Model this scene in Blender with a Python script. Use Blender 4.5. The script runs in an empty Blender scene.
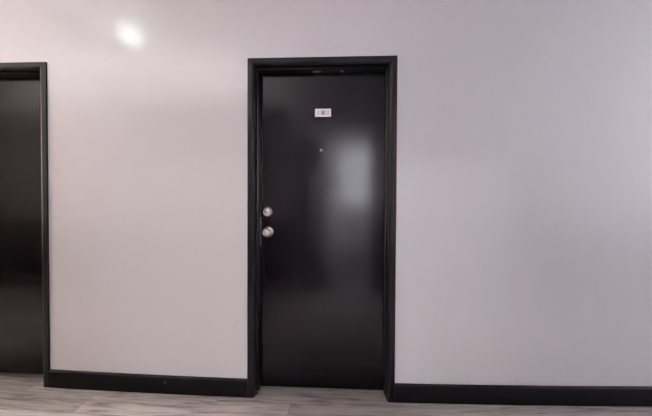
import bpy, bmesh, math, random
from mathutils import Matrix, Vector

SC = bpy.context.scene
COL = SC.collection

# ------------------------------------------------------------------ camera
cam_data = bpy.data.cameras.new('camera')
cam = bpy.data.objects.new('camera', cam_data)
COL.objects.link(cam)
cam_data.sensor_fit = 'HORIZONTAL'
cam_data.sensor_width = 36.0
cam_data.lens = 330.0 * 36.0 / 652.0
cam_data.clip_start = 0.02
YAW, PITCH, ROLL = -0.05165, 0.01752, 0.00466
rx = Vector((math.cos(YAW), -math.sin(YAW), 0))
fy = Vector((math.sin(YAW), math.cos(YAW), 0))
uz = Vector((0, 0, 1))
fwd = math.cos(PITCH) * fy - math.sin(PITCH) * uz
up = math.sin(PITCH) * fy + math.cos(PITCH) * uz
right2 = math.cos(ROLL) * rx + math.sin(ROLL) * up
up2 = math.cos(ROLL) * up - math.sin(ROLL) * rx
m = Matrix((right2, up2, -fwd)).transposed().to_4x4()
m.translation = Vector((0, -1.9973, 1.2143))
cam.matrix_world = m
SC.camera = cam

# ------------------------------------------------------------------ light levels
LAMP_WARM = (12.8, (0.898, 1.000, 0.953))       # globe at the left of the corridor
LAMP_COOL = (13.0, (0.692, 1.000, 0.846))       # globe at the right of the corridor
FILL_STRIP = (28.0, (0.964, 1.000, 0.946))       # unseen uplight added as fill over the opposite wall
FILL_CORNER = (810.0, (0.988, 0.951, 1.000))     # unseen globe added to brighten that room
LAMP_ROOM = (940.0, (0.989, 0.989, 1.000))        # globe in the room behind the camera
SKY = (12.3, (0.894, 0.886, 1.000))              # daylight outside that room's window

world = bpy.data.worlds.new('daylight')
SC.world = world
world.use_nodes = True
bg = world.node_tree.nodes['Background']
bg.inputs['Color'].default_value = (*SKY[1], 1)
bg.inputs['Strength'].default_value = SKY[0]

SC.view_settings.view_transform = 'Standard'
SC.view_settings.look = 'None'
SC.view_settings.gamma = 1.0
SC.view_settings.use_curve_mapping = False
SC.view_settings.exposure = 0.16
SC.cycles.sample_clamp_indirect = 0.0
SC.cycles.use_adaptive_sampling = False


# ------------------------------------------------------------------ materials
def material(name):
    mt = bpy.data.materials.new(name)
    mt.use_nodes = True
    nt = mt.node_tree
    return mt, nt, nt.nodes['Principled BSDF']


def node(nt, kind, **kw):
    n = nt.nodes.new(kind)
    for k, v in kw.items():
        setattr(n, k, v)
    return n


def paint(name, color, rough, ior=1.5, bump=0.0, scale=200.0, vary=0.0, coat=0.0, coat_rough=0.1):
    mt, nt, b = material(name)
    b.inputs['Roughness'].default_value = rough
    b.inputs['IOR'].default_value = ior
    b.inputs['Coat Weight'].default_value = coat
    b.inputs['Coat Roughness'].default_value = coat_rough
    tc = node(nt, 'ShaderNodeTexCoord')
    nz = node(nt, 'ShaderNodeTexNoise')
    nz.inputs['Scale'].default_value = scale
    nz.inputs['Detail'].default_value = 3.0
    nt.links.new(tc.outputs['Object'], nz.inputs['Vector'])
    mix = node(nt, 'ShaderNodeMix', data_type='RGBA')
    mix.inputs['A'].default_value = (*[c * (1 - vary) for c in color], 1)
    mix.inputs['B'].default_value = (*[c * (1 + vary) for c in color], 1)
    nt.links.new(nz.outputs['Fac'], mix.inputs['Factor'])
    nt.links.new(mix.outputs['Result'], b.inputs['Base Color'])
    if bump:
        bp = node(nt, 'ShaderNodeBump')
        bp.inputs['Strength'].default_value = bump
        bp.inputs['Distance'].default_value = 0.001
        nt.links.new(nz.outputs['Fac'], bp.inputs['Height'])
        nt.links.new(bp.outputs['Normal'], b.inputs['Normal'])
    return mt


def metal(name, color, rough):
    mt, nt, b = material(name)
    b.inputs['Metallic'].default_value = 1.0
    b.inputs['Base Color'].default_value = (*color, 1)
    tc = node(nt, 'ShaderNodeTexCoord')
    nz = node(nt, 'ShaderNodeTexNoise')
    nz.inputs['Scale'].default_value = 120.0
    nt.links.new(tc.outputs['Object'], nz.inputs['Vector'])
    mr = node(nt, 'ShaderNodeMapRange')
    mr.inputs['To Min'].default_value = rough * 0.8
    mr.inputs['To Max'].default_value = rough * 1.2
    nt.links.new(nz.outputs['Fac'], mr.inputs['Value'])
    nt.links.new(mr.outputs['Result'], b.inputs['Roughness'])
    return mt


def glow(name, color, strength):
    mt, nt, b = material(name)
    b.inputs['Base Color'].default_value = (0.9, 0.9, 0.9, 1)
    b.inputs['Emission Color'].default_value = (*color, 1)
    b.inputs['Emission Strength'].default_value = strength
    return mt


def glass_mat(name, color):
    mt, nt, b = material(name)
    b.inputs['Base Color'].default_value = (*color, 1)
    b.inputs['Roughness'].default_value = 0.0
    b.inputs['Transmission Weight'].default_value = 1.0
    b.inputs['IOR'].default_value = 1.05
    return mt


def plank_mat():
    mt, nt, b = material('grey_plank_floor')
    L = nt.links.new
    tc = node(nt, 'ShaderNodeTexCoord')
    br = node(nt, 'ShaderNodeTexBrick')
    br.offset = 0.37
    br.inputs['Color1'].default_value = (0, 0, 0, 1)
    br.inputs['Color2'].default_value = (1, 1, 1, 1)
    br.inputs['Mortar'].default_value = (0.5, 0.5, 0.5, 1)
    br.inputs['Scale'].default_value = 1.0
    br.inputs['Mortar Size'].default_value = 0.0007
    br.inputs['Mortar Smooth'].default_value = 0.1
    br.inputs['Bias'].default_value = 0.0
    br.inputs['Brick Width'].default_value = 1.22
    br.inputs['Row Height'].default_value = 0.17
    off = node(nt, 'ShaderNodeMapping')
    off.inputs['Location'].default_value = (0.31, 0.05, 0)
    L(tc.outputs['Object'], off.inputs['Vector'])
    L(off.outputs['Vector'], br.inputs['Vector'])
    # grain: noise drawn out along the plank, moved per plank
    comb = node(nt, 'ShaderNodeVectorMath', operation='MULTIPLY_ADD')
    comb.inputs[1].default_value = (7.0, 3.0, 5.0)
    L(br.outputs['Color'], comb.inputs[0])
    mp = node(nt, 'ShaderNodeMapping')
    mp.inputs['Scale'].default_value = (3.4, 34.0, 1.0)
    L(tc.outputs['Object'], mp.inputs['Vector'])
    L(mp.outputs['Vector'], comb.inputs[2])
    n1 = node(nt, 'ShaderNodeTexNoise')
    n1.inputs['Scale'].default_value = 1.0
    n1.inputs['Detail'].default_value = 6.0
    n1.inputs['Roughness'].default_value = 0.48
    n1.inputs['Distortion'].default_value = 0.6
    L(comb.outputs['Vector'], n1.inputs['Vector'])
    mp2 = node(nt, 'ShaderNodeMapping')
    mp2.inputs['Scale'].default_value = (9.0, 150.0, 1.0)
    L(tc.outputs['Object'], mp2.inputs['Vector'])
    n2 = node(nt, 'ShaderNodeTexNoise')
    n2.inputs['Scale'].default_value = 1.0
    n2.inputs['Detail'].default_value = 3.0
    L(mp2.outputs['Vector'], n2.inputs['Vector'])
    ad = node(nt, 'ShaderNodeMath', operation='MULTIPLY_ADD')
    ad.inputs[1].default_value = 0.35
    L(n2.outputs['Fac'], ad.inputs[0])
    sc = node(nt, 'ShaderNodeMath', operation='MULTIPLY')
    sc.inputs[1].default_value = 0.75
    L(n1.outputs['Fac'], sc.inputs[0])
    L(sc.outputs['Value'], ad.inputs[2])
    rp = node(nt, 'ShaderNodeValToRGB')
    e = rp.color_ramp.elements
    e[0].position = 0.40
    e[0].color = (0.36, 0.315, 0.295, 1)
    e[1].position = 0.68
    e[1].color = (0.98, 0.90, 0.86, 1)
    e2 = rp.color_ramp.elements.new(0.52)
    e2.color = (0.76, 0.685, 0.65, 1)
    L(ad.outputs['Value'], rp.inputs['Fac'])
    # plank to plank tone
    hs = node(nt, 'ShaderNodeHueSaturation')
    mr = node(nt, 'ShaderNodeMapRange')
    mr.inputs['To Min'].default_value = 0.8
    mr.inputs['To Max'].default_value = 1.15
    L(br.outputs['Color'], mr.inputs['Value'])
    L(mr.outputs['Result'], hs.inputs['Value'])
    L(rp.outputs['Color'], hs.inputs['Color'])
    jm = node(nt, 'ShaderNodeMix', data_type='RGBA')
    jm.inputs['B'].default_value = (0.05, 0.042, 0.04, 1)
    L(br.outputs['Fac'], jm.inputs['Factor'])
    L(hs.outputs['Color'], jm.inputs['A'])
    L(jm.outputs['Result'], b.inputs['Base Color'])
    b.inputs['Roughness'].default_value = 0.6
    bp = node(nt, 'ShaderNodeBump')
    bp.inputs['Strength'].default_value = 0.25
    bp.inputs['Distance'].default_value = 0.001
    L(ad.outputs['Value'], bp.inputs['Height'])
    L(bp.outputs['Normal'], b.inputs['Normal'])
    return mt


M_WALL = paint('pinkish_grey_gloss_wall', (0.61, 0.594, 0.604), 0.42, bump=0.05, scale=60, vary=0.01, coat=1.0, coat_rough=0.16)
M_OPP = paint('pale_grey_wall', (0.80, 0.73, 0.80), 0.5, bump=0.05, scale=60, vary=0.02)
M_DARKPANEL = paint('charcoal_reflection_panel', (0.07, 0.06, 0.06), 0.5, bump=0.05, scale=60, vary=0.05)  # added panel, dark so the doors reflect less low down
M_TILE = paint('polished_grey_floor', (0.10, 0.095, 0.095), 0.16, bump=0.02, scale=20, vary=0.1)
M_END = paint('taupe_end_wall', (0.16, 0.12, 0.115), 0.6, bump=0.05, scale=60, vary=0.03)
M_ROOM = paint('room_white', (0.74, 0.71, 0.71), 0.6, bump=0.05, scale=60, vary=0.02)
M_CEIL = paint('white_ceiling', (0.82, 0.78, 0.81), 0.7, bump=0.1, scale=80, vary=0.02)
M_DOOR = paint('black_satin_door', (0.0018, 0.0004, 0.0021), 0.38, ior=1.15, bump=0.25, scale=420, vary=0.15, coat=0.70, coat_rough=0.155)
M_FRAME = paint('black_frame_paint', (0.006, 0.0042, 0.006), 0.36, ior=1.40, scale=150, vary=0.05)
M_BEAD = paint('matte_black_bead', (0.003, 0.003, 0.003), 0.8, ior=1.2, vary=0.1)
M_BASE = paint('black_baseboard_paint', (0.005, 0.004, 0.006), 0.40, ior=1.30, scale=120, vary=0.1)
M_FLOOR = plank_mat()
M_STEEL = metal('satin_nickel', (0.52, 0.475, 0.46), 0.36)
M_DARKMETAL = metal('dark_metal', (0.34, 0.32, 0.33), 0.35)
M_SLOT = paint('black_keyway', (0.01, 0.01, 0.01), 0.6)
M_PLATE = paint('white_plate', (0.92, 0.90, 0.92), 0.35, vary=0.03)
M_PLATEIN = paint('pale_grey_plate_face', (0.70, 0.68, 0.70), 0.35, vary=0.03)
M_INK = paint('black_ink', (0.012, 0.011, 0.012), 0.5)
M_BULB = glow('warm_globe', LAMP_WARM[1], LAMP_WARM[0])
M_BULB2 = glow('cool_globe', LAMP_COOL[1], LAMP_COOL[0])
M_FILLBULB = glow('corner_fill', FILL_CORNER[1], FILL_CORNER[0])
M_BULB3 = glow('room_globe', LAMP_ROOM[1], LAMP_ROOM[0])
M_FILLSTRIP = glow('fill_strip_glow', FILL_STRIP[1], FILL_STRIP[0])
M_WHITE = paint('white_trim', (0.75, 0.74, 0.74), 0.4, vary=0.02)
M_PALESTRIP = paint('pale_strip', (0.5, 0.48, 0.46), 0.4, vary=0.05)
M_GLASS = glass_mat('window_glass', (1, 1, 1))
M_FILLGLASS = glass_mat('warm_fill_glass', (1.0, 0.84, 0.64))  # pane tinted to warm the added fill light
M_CHIP = paint('bare_primer', (0.75, 0.72, 0.72), 0.6, vary=0.05)
M_SCUFF = paint('grey_scuff', (0.13, 0.11, 0.13), 0.5, vary=0.2)


# ------------------------------------------------------------------ mesh helpers
def link(name, bm, mat, parent=None, smooth=False, loc=None):
    me = bpy.data.meshes.new(name)
    bmesh.ops.recalc_face_normals(bm, faces=bm.faces[:])
    bm.to_mesh(me)
    bm.free()
    for mt in (mat if isinstance(mat, (list, tuple)) else [mat]):
        me.materials.append(mt)
    if smooth:
        for p in me.polygons:
            p.use_smooth = True
    o = bpy.data.objects.new(name, me)
    COL.objects.link(o)
    if parent:
        o.parent = parent
    if loc:
        o.location = loc
    return o


def empty(name, loc):
    o = bpy.data.objects.new(name, None)
    o.empty_display_size = 0.1
    COL.objects.link(o)
    o.location = loc
    return o


def tag(o, label, cat, kind=None, group=None):
    o['label'] = label
    o['category'] = cat
    if kind:
        o['kind'] = kind
    if group:
        o['group'] = group
    return o


def box(bm, x0, x1, y0, y1, z0, z1):
    v = [bm.verts.new(p) for p in ((x0, y0, z0), (x1, y0, z0), (x1, y1, z0), (x0, y1, z0),
                                   (x0, y0, z1), (x1, y0, z1), (x1, y1, z1), (x0, y1, z1))]
    for f in ((3, 2, 1, 0), (4, 5, 6, 7), (0, 1, 5, 4), (1, 2, 6, 5), (2, 3, 7, 6), (3, 0, 4, 7)):
        bm.faces.new([v[i] for i in f])


def bevel_box(x0, x1, y0, y1, z0, z1, w, seg=2):
    bm = bmesh.new()
    box(bm, x0, x1, y0, y1, z0, z1)
    bmesh.ops.bevel(bm, geom=bm.edges[:], offset=w, segments=seg, affect='EDGES', profile=0.5)
    return bm


def lathe(profile, seg=40):
    """profile: (radius, distance out of the door towards -Y)"""
    bm = bmesh.new()
    rings = []
    for r, d in profile:
        if r < 1e-6:
            rings.append([bm.verts.new((0, -d, 0))])
        else:
            rings.append([bm.verts.new((r * math.cos(2 * math.pi * k / seg), -d, r * math.sin(2 * math.pi * k / seg)))
                          for k in range(seg)])
    for a, b in zip(rings, rings[1:]):
        for k in range(seg):
            k2 = (k + 1) % seg
            if len(a) == 1 and len(b) > 1:
                bm.faces.new((a[0], b[k], b[k2]))
            elif len(b) == 1 and len(a) > 1:
                bm.faces.new((a[k], a[k2], b[0]))
            elif len(a) > 1:
                bm.faces.new((a[k], a[k2], b[k2], b[k]))
    return bm


def sweep(path_pts, closed_ends=True):
    """path_pts: list of rings (each a list of 3-D points, same length) joined into a closed tube."""
    bm = bmesh.new()
    rings = [[bm.verts.new(p) for p in ring] for ring in path_pts]
    n = len(rings[0])
    for a, b in zip(rings, rings[1:]):
        for k in range(n):
            bm.faces.new((a[k], a[(k + 1) % n], b[(k + 1) % n], b[k]))
    if closed_ends:
        bm.faces.new(rings[0])
        bm.faces.new(rings[-1][::-1])
    return bm


def floor_z(x):
    x = max(-2.6, min(2.4, x))
    return 0.00775 * x * x + 0.00409 * x        # floor bent to dip slightly before the middle door, imitating barrel lens distortion


# ------------------------------------------------------------------ setting
XL, XR = -4.8, 4.6              # corridor ends
YW = 0.012                      # painted face of the wall (casings stand 12 mm proud of it)
YO = -2.30                      # face of the wall behind the camera
ZC = 2.92                       # ceiling
HEAD = 2.09
DOORS = [(-0.587, 0.319), (-2.781, -1.8745)]     # outer edges of the two casings
REV = 0.02                      # casing overlap on the wall

bm = bmesh.new()
N = 44
xs = [XL - 0.2 + (XR - XL + 0.4) * k / N for k in range(N + 1)]
rows = (YO - 0.08, 0.30)
top = [[bm.verts.new((x, y, floor_z(x))) for x in xs] for y in rows]
bot = [[bm.verts.new((x, y, -0.12)) for x in xs] for y in rows]
for k in range(N):
    bm.faces.new((top[0][k], top[0][k + 1], top[1][k + 1], top[1][k]))
    bm.faces.new((bot[0][k + 1], bot[0][k], bot[1][k], bot[1][k + 1]))
    bm.faces.new((bot[0][k], bot[0][k + 1], top[0][k + 1], top[0][k]))
    bm.faces.new((top[1][k], top[1][k + 1], bot[1][k + 1], bot[1][k]))
for k in (0, N):
    bm.faces.new((bot[0][k], top[0][k], top[1][k], bot[1][k]))
tag(link('floor', bm, M_FLOOR, smooth=True), 'worn grey wood plank floor of the corridor', 'floor', 'structure')

bm = bmesh.new()
box(bm, XL - 0.2, XR + 0.2, -6.2, 0.30, ZC, ZC + 0.1)
tag(link('ceiling', bm, M_CEIL), 'white corridor ceiling above the black doors', 'ceiling', 'structure')

# the painted wall with two door openings, and an added slab shutting out daylight behind the doors
bm = bmesh.new()
cuts = [XL]
for a, b in sorted(DOORS):
    cuts += [a + REV, b - REV]
cuts.append(XR)
for k in range(0, len(cuts), 2):
    box(bm, cuts[k], cuts[k + 1], YW, 0.155, -0.05, ZC)
for a, b in DOORS:
    box(bm, a + REV, b - REV, YW, 0.155, HEAD - REV, ZC)
box(bm, XL, XR, 0.22, 0.28, -0.05, ZC)
tag(link('wall_back', bm, M_WALL), 'glossy pinkish grey painted wall around the two black doors', 'wall', 'structure')

# end walls, each with an unseen window added as fill light
for nm, wn, x0, x1, side, EW, wm, pm in (
        ('wall_right', 'fill_window_2', XR, XR + 0.15, 'cool lit', (-1.84, -0.60, 1.05, 2.62), M_WALL, M_GLASS),
        ('wall_left', 'fill_window_3', XL - 0.15, XL, 'warm lit', (-1.45, -0.05, 1.00, 2.68), M_END, M_FILLGLASS)):
    bm = bmesh.new()
    box(bm, x0, x1, -2.3, EW[0], -0.05, ZC)
    box(bm, x0, x1, EW[1], 0.28, -0.05, ZC)
    box(bm, x0, x1, EW[0], EW[1], -0.05, EW[2])
    box(bm, x0, x1, EW[0], EW[1], EW[3], ZC)
    tag(link(nm, bm, wm), 'grey end wall closing the corridor on its ' + side + ' side', 'wall', 'structure')
    w = tag(empty(wn, ((x0 + x1) / 2, (EW[0] + EW[1]) / 2, EW[2])), 'tall white framed window added for fill light in the ' + side + ' end wall of the corridor', 'window', 'structure')
    hw, hh = (EW[1] - EW[0]) / 2, EW[3] - EW[2]
    bm = bmesh.new()
    for args in ((-hw, -hw + .05, 0, hh), (hw - .05, hw, 0, hh), (-hw + .05, hw - .05, 0, .05), (-hw + .05, hw - .05, hh - .05, hh),
                 (-0.02, 0.02, .05, hh - .05)):
        box(bm, -0.03, 0.03, args[0], args[1], args[2], args[3])
    link('window_frame', bm, M_WHITE, w)
    for s in (-1, 1):
        bm = bmesh.new()
        box(bm, -0.003, 0.003, *sorted((s * 0.02, s * (hw - .05))), .05, hh - .05)
        link('pane', bm, pm, w)

# wall behind the camera with an open doorway into a lit room
OX0, OX1, OH = -0.64, 0.36, 2.23
bm = bmesh.new()
box(bm, XL - 0.15, OX0, YO - 0.15, YO, -0.05, ZC)
box(bm, OX1, XR + 0.15, YO - 0.15, YO, -0.05, ZC)
box(bm, OX0, OX1, YO - 0.15, YO, OH, ZC)
tag(link('wall_front', bm, M_OPP), 'grey corridor wall behind the camera with an open doorway', 'wall', 'structure')

for k, (x0, x1) in enumerate(((XL, OX0 - 0.07), (OX1 + 0.07, XR))):
    bm = bmesh.new()
    box(bm, x0, x1, YO, YO + 0.012, -0.05, 0.95)
    tag(link('trim_%d' % (3 + k), bm, M_DARKPANEL), 'charcoal panel added behind the camera to darken door reflections, %s the doorway' % ('before' if k == 0 else 'past'), 'panel', 'structure')
for k, (x0, x1, mt) in enumerate(((XL, OX0 - 0.1, M_FILLSTRIP),)):  # shelf with a glowing strip, added as fill light
    bm = bmesh.new()
    box(bm, x0, x1, YO, YO + 0.44, 2.34, 2.36)
    box(bm, x0, x1, YO + 0.425, YO + 0.44, 2.36, 2.46)
    cv = tag(link('trim_%d' % (5 + k), bm, M_WHITE), 'white shelf added for fill light on the wall behind the camera', 'cove', 'structure')
    bm = bmesh.new()
    box(bm, x0 + 0.05, x1 - 0.05, YO + 0.30, YO + 0.38, 2.361, 2.372)
    link('fill_strip', bm, mt, cv)

RX0, RX1, RY = -2.6, 2.4, -6.0
WX0, WX1, WZ0, WZ1 = -0.10, 0.74, 1.10, 2.62
bm = bmesh.new()
box(bm, RX0, WX0, RY - 0.15, RY, -0.05, ZC)
box(bm, WX1, RX1, RY - 0.15, RY, -0.05, ZC)
box(bm, WX0, WX1, RY - 0.15, RY, -0.05, WZ0)
box(bm, WX0, WX1, RY - 0.15, RY, WZ1, ZC)
box(bm, RX0 - 0.15, RX0, RY - 0.15, YO - 0.15, -0.05, ZC)
box(bm, RX1, RX1 + 0.15, RY - 0.15, YO - 0.15, -0.05, ZC)
tag(link('wall_room', bm, M_ROOM), 'grey walls of the lit room behind the camera', 'wall', 'structure')

bm = bmesh.new()
box(bm, RX0, RX1, RY, YO - 0.15, 2.78, 2.82)
tag(link('ceiling_room', bm, M_CEIL), 'white ceiling of the room behind the camera', 'ceiling', 'structure')

bm = bmesh.new()
box(bm, RX0 - 0.15, RX1 + 0.15, RY - 0.15, YO - 0.08, -0.12, 0.0)
tag(link('floor_room', bm, M_TILE), 'polished grey floor of the room behind the camera', 'floor', 'structure')

win = tag(empty('window_1', ((WX0 + WX1) / 2, RY - 0.08, WZ0)), 'narrow white framed window of the room behind the camera', 'window', 'structure')
hw, hh = (WX1 - WX0) / 2, WZ1 - WZ0
bm = bmesh.new()
for args in ((-hw, -hw + .04, 0, hh), (hw - .04, hw, 0, hh), (-hw + .04, hw - .04, 0, .04), (-hw + .04, hw - .04, hh - .04, hh),
             (-hw + .04, hw - .04, hh / 2 - .015, hh / 2 + .015)):
    box(bm, args[0], args[1], -0.03, 0.03, args[2], args[3])
link('window_frame', bm, M_WHITE, win)
bm = bmesh.new()
box(bm, -hw + .04, hw - .04, -0.003, 0.003, .04, hh - .04)
link('pane', bm, M_GLASS, win)

# ------------------------------------------------------------------ baseboards
BASE_H = 0.1135
base_prof = [(YW, 0), (0.0, 0), (0.0, BASE_H - 0.012), (0.0012, BASE_H - 0.009), (0.0085, BASE_H - 0.002), (0.0105, BASE_H), (YW, BASE_H)]


def baseboard(name, x0, x1, label):
    n = max(4, int((x1 - x0) * 10))
    rings = []
    for k in range(n + 1):
        x = x0 + (x1 - x0) * k / n
        rings.append([(x, y, floor_z(x) + z) for y, z in base_prof])  # baseboards take the same lens-imitating dip as the floor
    return tag(link(name, sweep(rings), M_BASE), label, 'baseboard', 'structure')


bb_mid = baseboard('baseboard_middle', DOORS[1][1], DOORS[0][0], 'black baseboard running between the two black doors')
bb_right = baseboard('baseboard_right', DOORS[0][1], XR, 'black baseboard running right from the door with a number plate')
baseboard('baseboard_left', XL, DOORS[1][0], 'black baseboard beyond the far side of the unnumbered door')
bm = bmesh.new()
sx = -1.110
box(bm, sx - 0.006, sx + 0.006, -0.0004, 0.0001, floor_z(sx) + 0.066, floor_z(sx) + 0.080)
link('scuff_mark', bm, M_SCUFF, bb_mid)

# ------------------------------------------------------------------ door frames
LEAF_Y = 0.105
frame_prof = [(0.0, YW), (0.0, 0.0025), (0.0008, 0.0006), (0.0025, 0.0), (0.028, 0.0), (0.0305, 0.0006),
              (0.0415, 0.0065), (0.0434, 0.0082), (0.0440, 0.0105), (0.0440, 0.0400), (0.0510, 0.0400), (0.0555, 0.0446),
              (0.0560, 0.0456), (0.0560, 0.1040), (0.0440, 0.1040), (0.0440, 0.1550), (REV, 0.1550), (REV, YW)]


def door_frame(name, a, b, label):
    root = empty(name, ((a + b) / 2, 0, floor_z((a + b) / 2)))
    tag(root, label, 'door frame', 'structure')
    ox, oz = root.location.x, root.location.z
    for s in (0, 1):
        rings = []
        for e in (0, 1):
            ring = []
            for u, y in frame_prof:
                x = a + u if s == 0 else b - u
                z = floor_z(x) if e == 0 else HEAD - u
                ring.append((x - ox, y, z - oz))
            rings.append(ring)
        link('side_jamb', sweep(rings), M_FRAME, root)
    rings = [[(x - ox, y, HEAD - u - oz) for u, y, x in
              [(u, y, (a + u) if e == 0 else (b - u)) for u, y in frame_prof]] for e in (0, 1)]
    link('head_jamb', sweep(rings), M_FRAME, root)
    # matte black seal on the face of the stop
    bead = [(0.0444, 0.0400), (0.0444, 0.0372), (0.0460, 0.0366), (0.0505, 0.0372), (0.0505, 0.0400)]
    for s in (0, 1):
        link('stop_bead', sweep([[((a + u if s == 0 else b - u) - ox, y, (0.004 + floor_z(a if s == 0 else b) if e == 0 else HEAD - u) - oz)
                                     for u, y in bead] for e in (0, 1)]), M_BEAD, root)
    link('stop_bead', sweep([[((a + u if e == 0 else b - u) - ox, y, HEAD - u - oz) for u, y in bead] for e in (0, 1)]), M_BEAD, root)
    # pale strip laid under the leaf
    bm = bmesh.new()
    zf = floor_z(ox)
    box(bm, a + 0.057 - ox, b - 0.057 - ox, 0.116, 0.150, 0.002, 0.004)
    link('leaf_strip', bm, M_PALESTRIP, root)
    return root


frame1 = door_frame('trim_1', *DOORS[0], 'black painted frame around the door with the number plate')
frame2 = door_frame('trim_2', *DOORS[1], 'black painted frame around the unnumbered door cut by the picture edge')

# two small flattened metal ovals under the head of the middle frame
for px, ln in ((-0.166, 0.030), (-0.012, 0.013)):
    bm = bmesh.new()
    bmesh.ops.create_uvsphere(bm, u_segments=16, v_segments=8, radius=1.0)
    bmesh.ops.scale(bm, vec=(ln, 0.010, 0.007), verts=bm.verts[:])
    link('head_oval', bm, M_DARKMETAL, frame1, smooth=True,
         loc=(px - frame1.location.x, 0.080, HEAD - 0.058 - frame1.location.z))

# flakes of missing paint at the feet of the middle frame
random.seed(4)
for cx, cy, cz, r in ((DOORS[0][1] - 0.0535, 0.0415, 0.016, 0.009), (DOORS[0][0] + 0.0550, 0.0398, 0.020, 0.006)):
    bm = bmesh.new()
    pts = []
    for k in range(9):
        t = 2 * math.pi * k / 9
        rr = r * random.uniform(0.6, 1.1)
        if cy > 0.05:
            pts.append((0, rr * math.cos(t), 1.5 * rr * math.sin(t)))
        else:
            pts.append((0.6 * rr * math.cos(t), 0, 1.6 * rr * math.sin(t)))
    d = Vector((-0.0006, 0, 0)) if cy > 0.05 else Vector((0, -0.0006, 0))
    bm2 = sweep([[Vector(p) for p in pts], [Vector(p) + d for p in pts]])
    bm.free()
    link('paint_chip', bm2, M_CHIP, frame1, loc=(cx - frame1.location.x, cy, cz))


# ------------------------------------------------------------------ doors
def make_lock_parts(root, ox, oz):
    db = link('deadbolt', lathe([(0.0, 0), (0.0315, 0), (0.0315, 0.004), (0.0300, 0.006), (0.0270, 0.018), (0.0250, 0.0205),
                                 (0.0225, 0.0212), (0.0205, 0.0195), (0.0195, 0.0195), (0.0180, 0.0215), (0.0, 0.0218)]),
              M_STEEL, root, smooth=True, loc=(-0.4835 - ox, LEAF_Y, 1.1515 - oz))
    link('keyway', bevel_box(-0.0012, 0.0012, -0.0224, -0.0214, -0.005, 0.005, 0.0003), M_SLOT, db)
    kn = empty('door_knob', (-0.4810 - ox, LEAF_Y, 1.0215 - oz))
    kn.parent = root
    link('rose', lathe([(0.0, 0), (0.0345, 0), (0.0345, 0.003), (0.0325, 0.007), (0.0230, 0.0105), (0.0150, 0.012), (0.0, 0.012)]),
         M_STEEL, kn, smooth=True)
    link('knob', lathe([(0.0, 0.010), (0.0125, 0.010), (0.0120, 0.020), (0.0150, 0.0255), (0.0235, 0.031), (0.0275, 0.039), (0.0280, 0.045),
                        (0.0262, 0.0525), (0.0225, 0.0575), (0.0190, 0.0590), (0.0180, 0.0575), (0.0165, 0.0575), (0.0155, 0.0590),
                        (0.0, 0.0597)]), M_STEEL, kn, smooth=True)
    link('keyway', bevel_box(-0.0012, 0.0012, -0.0602, -0.0590, -0.006, 0.006, 0.0003), M_SLOT, kn)


def door(name, a, b, label):
    mid = (a + b) / 2
    zf = floor_z(mid)
    root = empty(name, (mid, LEAF_Y, zf))
    tag(root, label, 'door', 'structure')
    hw = (b - a) / 2 - 0.0475
    link('leaf', bevel_box(-hw, hw, 0.0, 0.044, 0.0165, HEAD - 0.0475 - zf, 0.0015), M_DOOR, root)
    return root


d1 = door('door_1', *DOORS[0], 'black flat door with white number 8 plate, peephole and two nickel locks')
d2 = door('door_2', *DOORS[1], 'plain black unnumbered door cut off by the left picture edge')
for root, (a, b) in ((d1, DOORS[0]), (d2, DOORS[1])):
    # lock positions are given for the first door; the second repeats them
    ox = DOORS[0][0] + (b - a) / 2
    # parts are placed in the root's own frame
    before = set(root.children)
    make_lock_parts(root, ox, floor_z(ox))
    for c in set(root.children) - before:
        c.location.y -= LEAF_Y
    # latch edge guard, a thin dark strip beside the locks
    lx = -((b - a) / 2 - 0.0475)
    link('latch_guard', bevel_box(lx + 0.0090, lx + 0.0125, -0.0030, 0.0, 0.935, 1.115, 0.0006), M_DARKMETAL, root)
    link('peephole', lathe([(0.0, 0), (0.0085, 0), (0.0085, 0.002), (0.0070, 0.0035), (0.0050, 0.0035), (0.0045, 0.0025), (0.0, 0.0032)], 24),
         M_STEEL, root, smooth=True, loc=(-0.1415 - ox, 0, 1.5465 - floor_z(ox)))

# number plate
ox, oz = d1.location.x, d1.location.z
plate = link('number_plate', bevel_box(-0.0512, 0.0512, -0.004, 0.0, -0.0250, 0.0250, 0.0012), M_PLATE, d1,
             loc=(-0.1302 - ox, 0, 1.7818 - oz))
plate['label'] = 'white number plate'
link('plate_face', bevel_box(-0.0415, 0.0415, -0.0046, -0.0038, -0.0165, 0.0165, 0.0003), M_PLATEIN, plate)
bm = bmesh.new()


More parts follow.
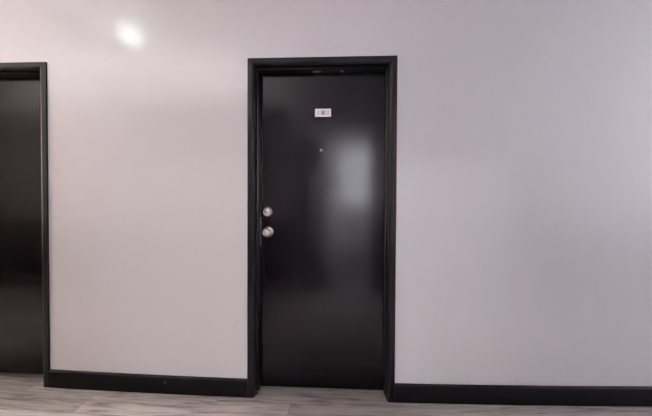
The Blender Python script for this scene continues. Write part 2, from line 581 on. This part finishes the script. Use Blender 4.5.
def ring_shape(bm, cz, ro, ri, y0, y1, seg=32):
    o0, o1, i0, i1 = [], [], [], []
    for k in range(seg):
        t = 2 * math.pi * k / seg
        c, s = math.cos(t), math.sin(t)
        o0.append(bm.verts.new((ro[0] * c, y0, cz + ro[1] * s)))
        o1.append(bm.verts.new((ro[0] * c, y1, cz + ro[1] * s)))
        i0.append(bm.verts.new((ri[0] * c, y0, cz + ri[1] * s)))
        i1.append(bm.verts.new((ri[0] * c, y1, cz + ri[1] * s)))
    for k in range(seg):
        j = (k + 1) % seg
        bm.faces.new((o1[k], o1[j], i1[j], i1[k]))
        bm.faces.new((o0[j], o0[k], i0[k], i0[j]))
        bm.faces.new((o0[k], o0[j], o1[j], o1[k]))
        bm.faces.new((i0[j], i0[k], i1[k], i1[j]))


ring_shape(bm, 0.0068, (0.0080, 0.0070), (0.0034, 0.0044), -0.0046, -0.0052)
ring_shape(bm, -0.0070, (0.0098, 0.0080), (0.0046, 0.0050), -0.0046, -0.0052)
link('numeral', bm, M_INK, plate, loc=(0.0012, 0, 0))

# ------------------------------------------------------------------ open door of the room behind the camera
d3 = tag(empty('door_3', (OX0 + 0.03, YO - 0.13, floor_z(OX0))), 'open black door of the room behind the camera', 'door', 'structure')
d3.rotation_euler.z = math.radians(-68)
link('leaf', bevel_box(0.0, 0.90, -0.044, 0.0, 0.012, OH - 0.03, 0.0015), M_DOOR, d3)

# ------------------------------------------------------------------ lamps
def globe_lamp(name, loc, mat, r, label, group):
    root = tag(empty(name, loc), label, 'ceiling light', None, group)
    bm = bmesh.new()
    bmesh.ops.create_cone(bm, cap_ends=True, segments=40, radius1=r * 0.75, radius2=r * 0.8, depth=0.03)
    link('base', bm, M_WHITE, root, loc=(0, 0, -0.015))
    bm = bmesh.new()
    bmesh.ops.create_uvsphere(bm, u_segments=40, v_segments=20, radius=r)
    bmesh.ops.scale(bm, vec=(1, 1, 0.8), verts=bm.verts[:])
    link('lamp_shade', bm, mat, root, smooth=True, loc=(0, 0, -0.03 - r * 0.75))
    return root


globe_lamp('ceiling_light', (-2.06, -1.10, ZC), M_BULB, 0.105, 'warm white globe light on the ceiling near the unnumbered door', 'corridor globe lights')
globe_lamp('ceiling_light', (3.66, -1.10, ZC), M_BULB2, 0.14, 'cool white globe light on the ceiling beyond the long bare wall', 'corridor globe lights')
globe_lamp('ceiling_light', (-1.90, -3.10, 2.78), M_FILLBULB, 0.15, 'white globe added to brighten the corner of the room behind the camera', 'room light')
globe_lamp('ceiling_light', (-0.06, -3.83, 2.72), M_BULB3, 0.04, 'white globe light in the room behind the camera', 'room light')
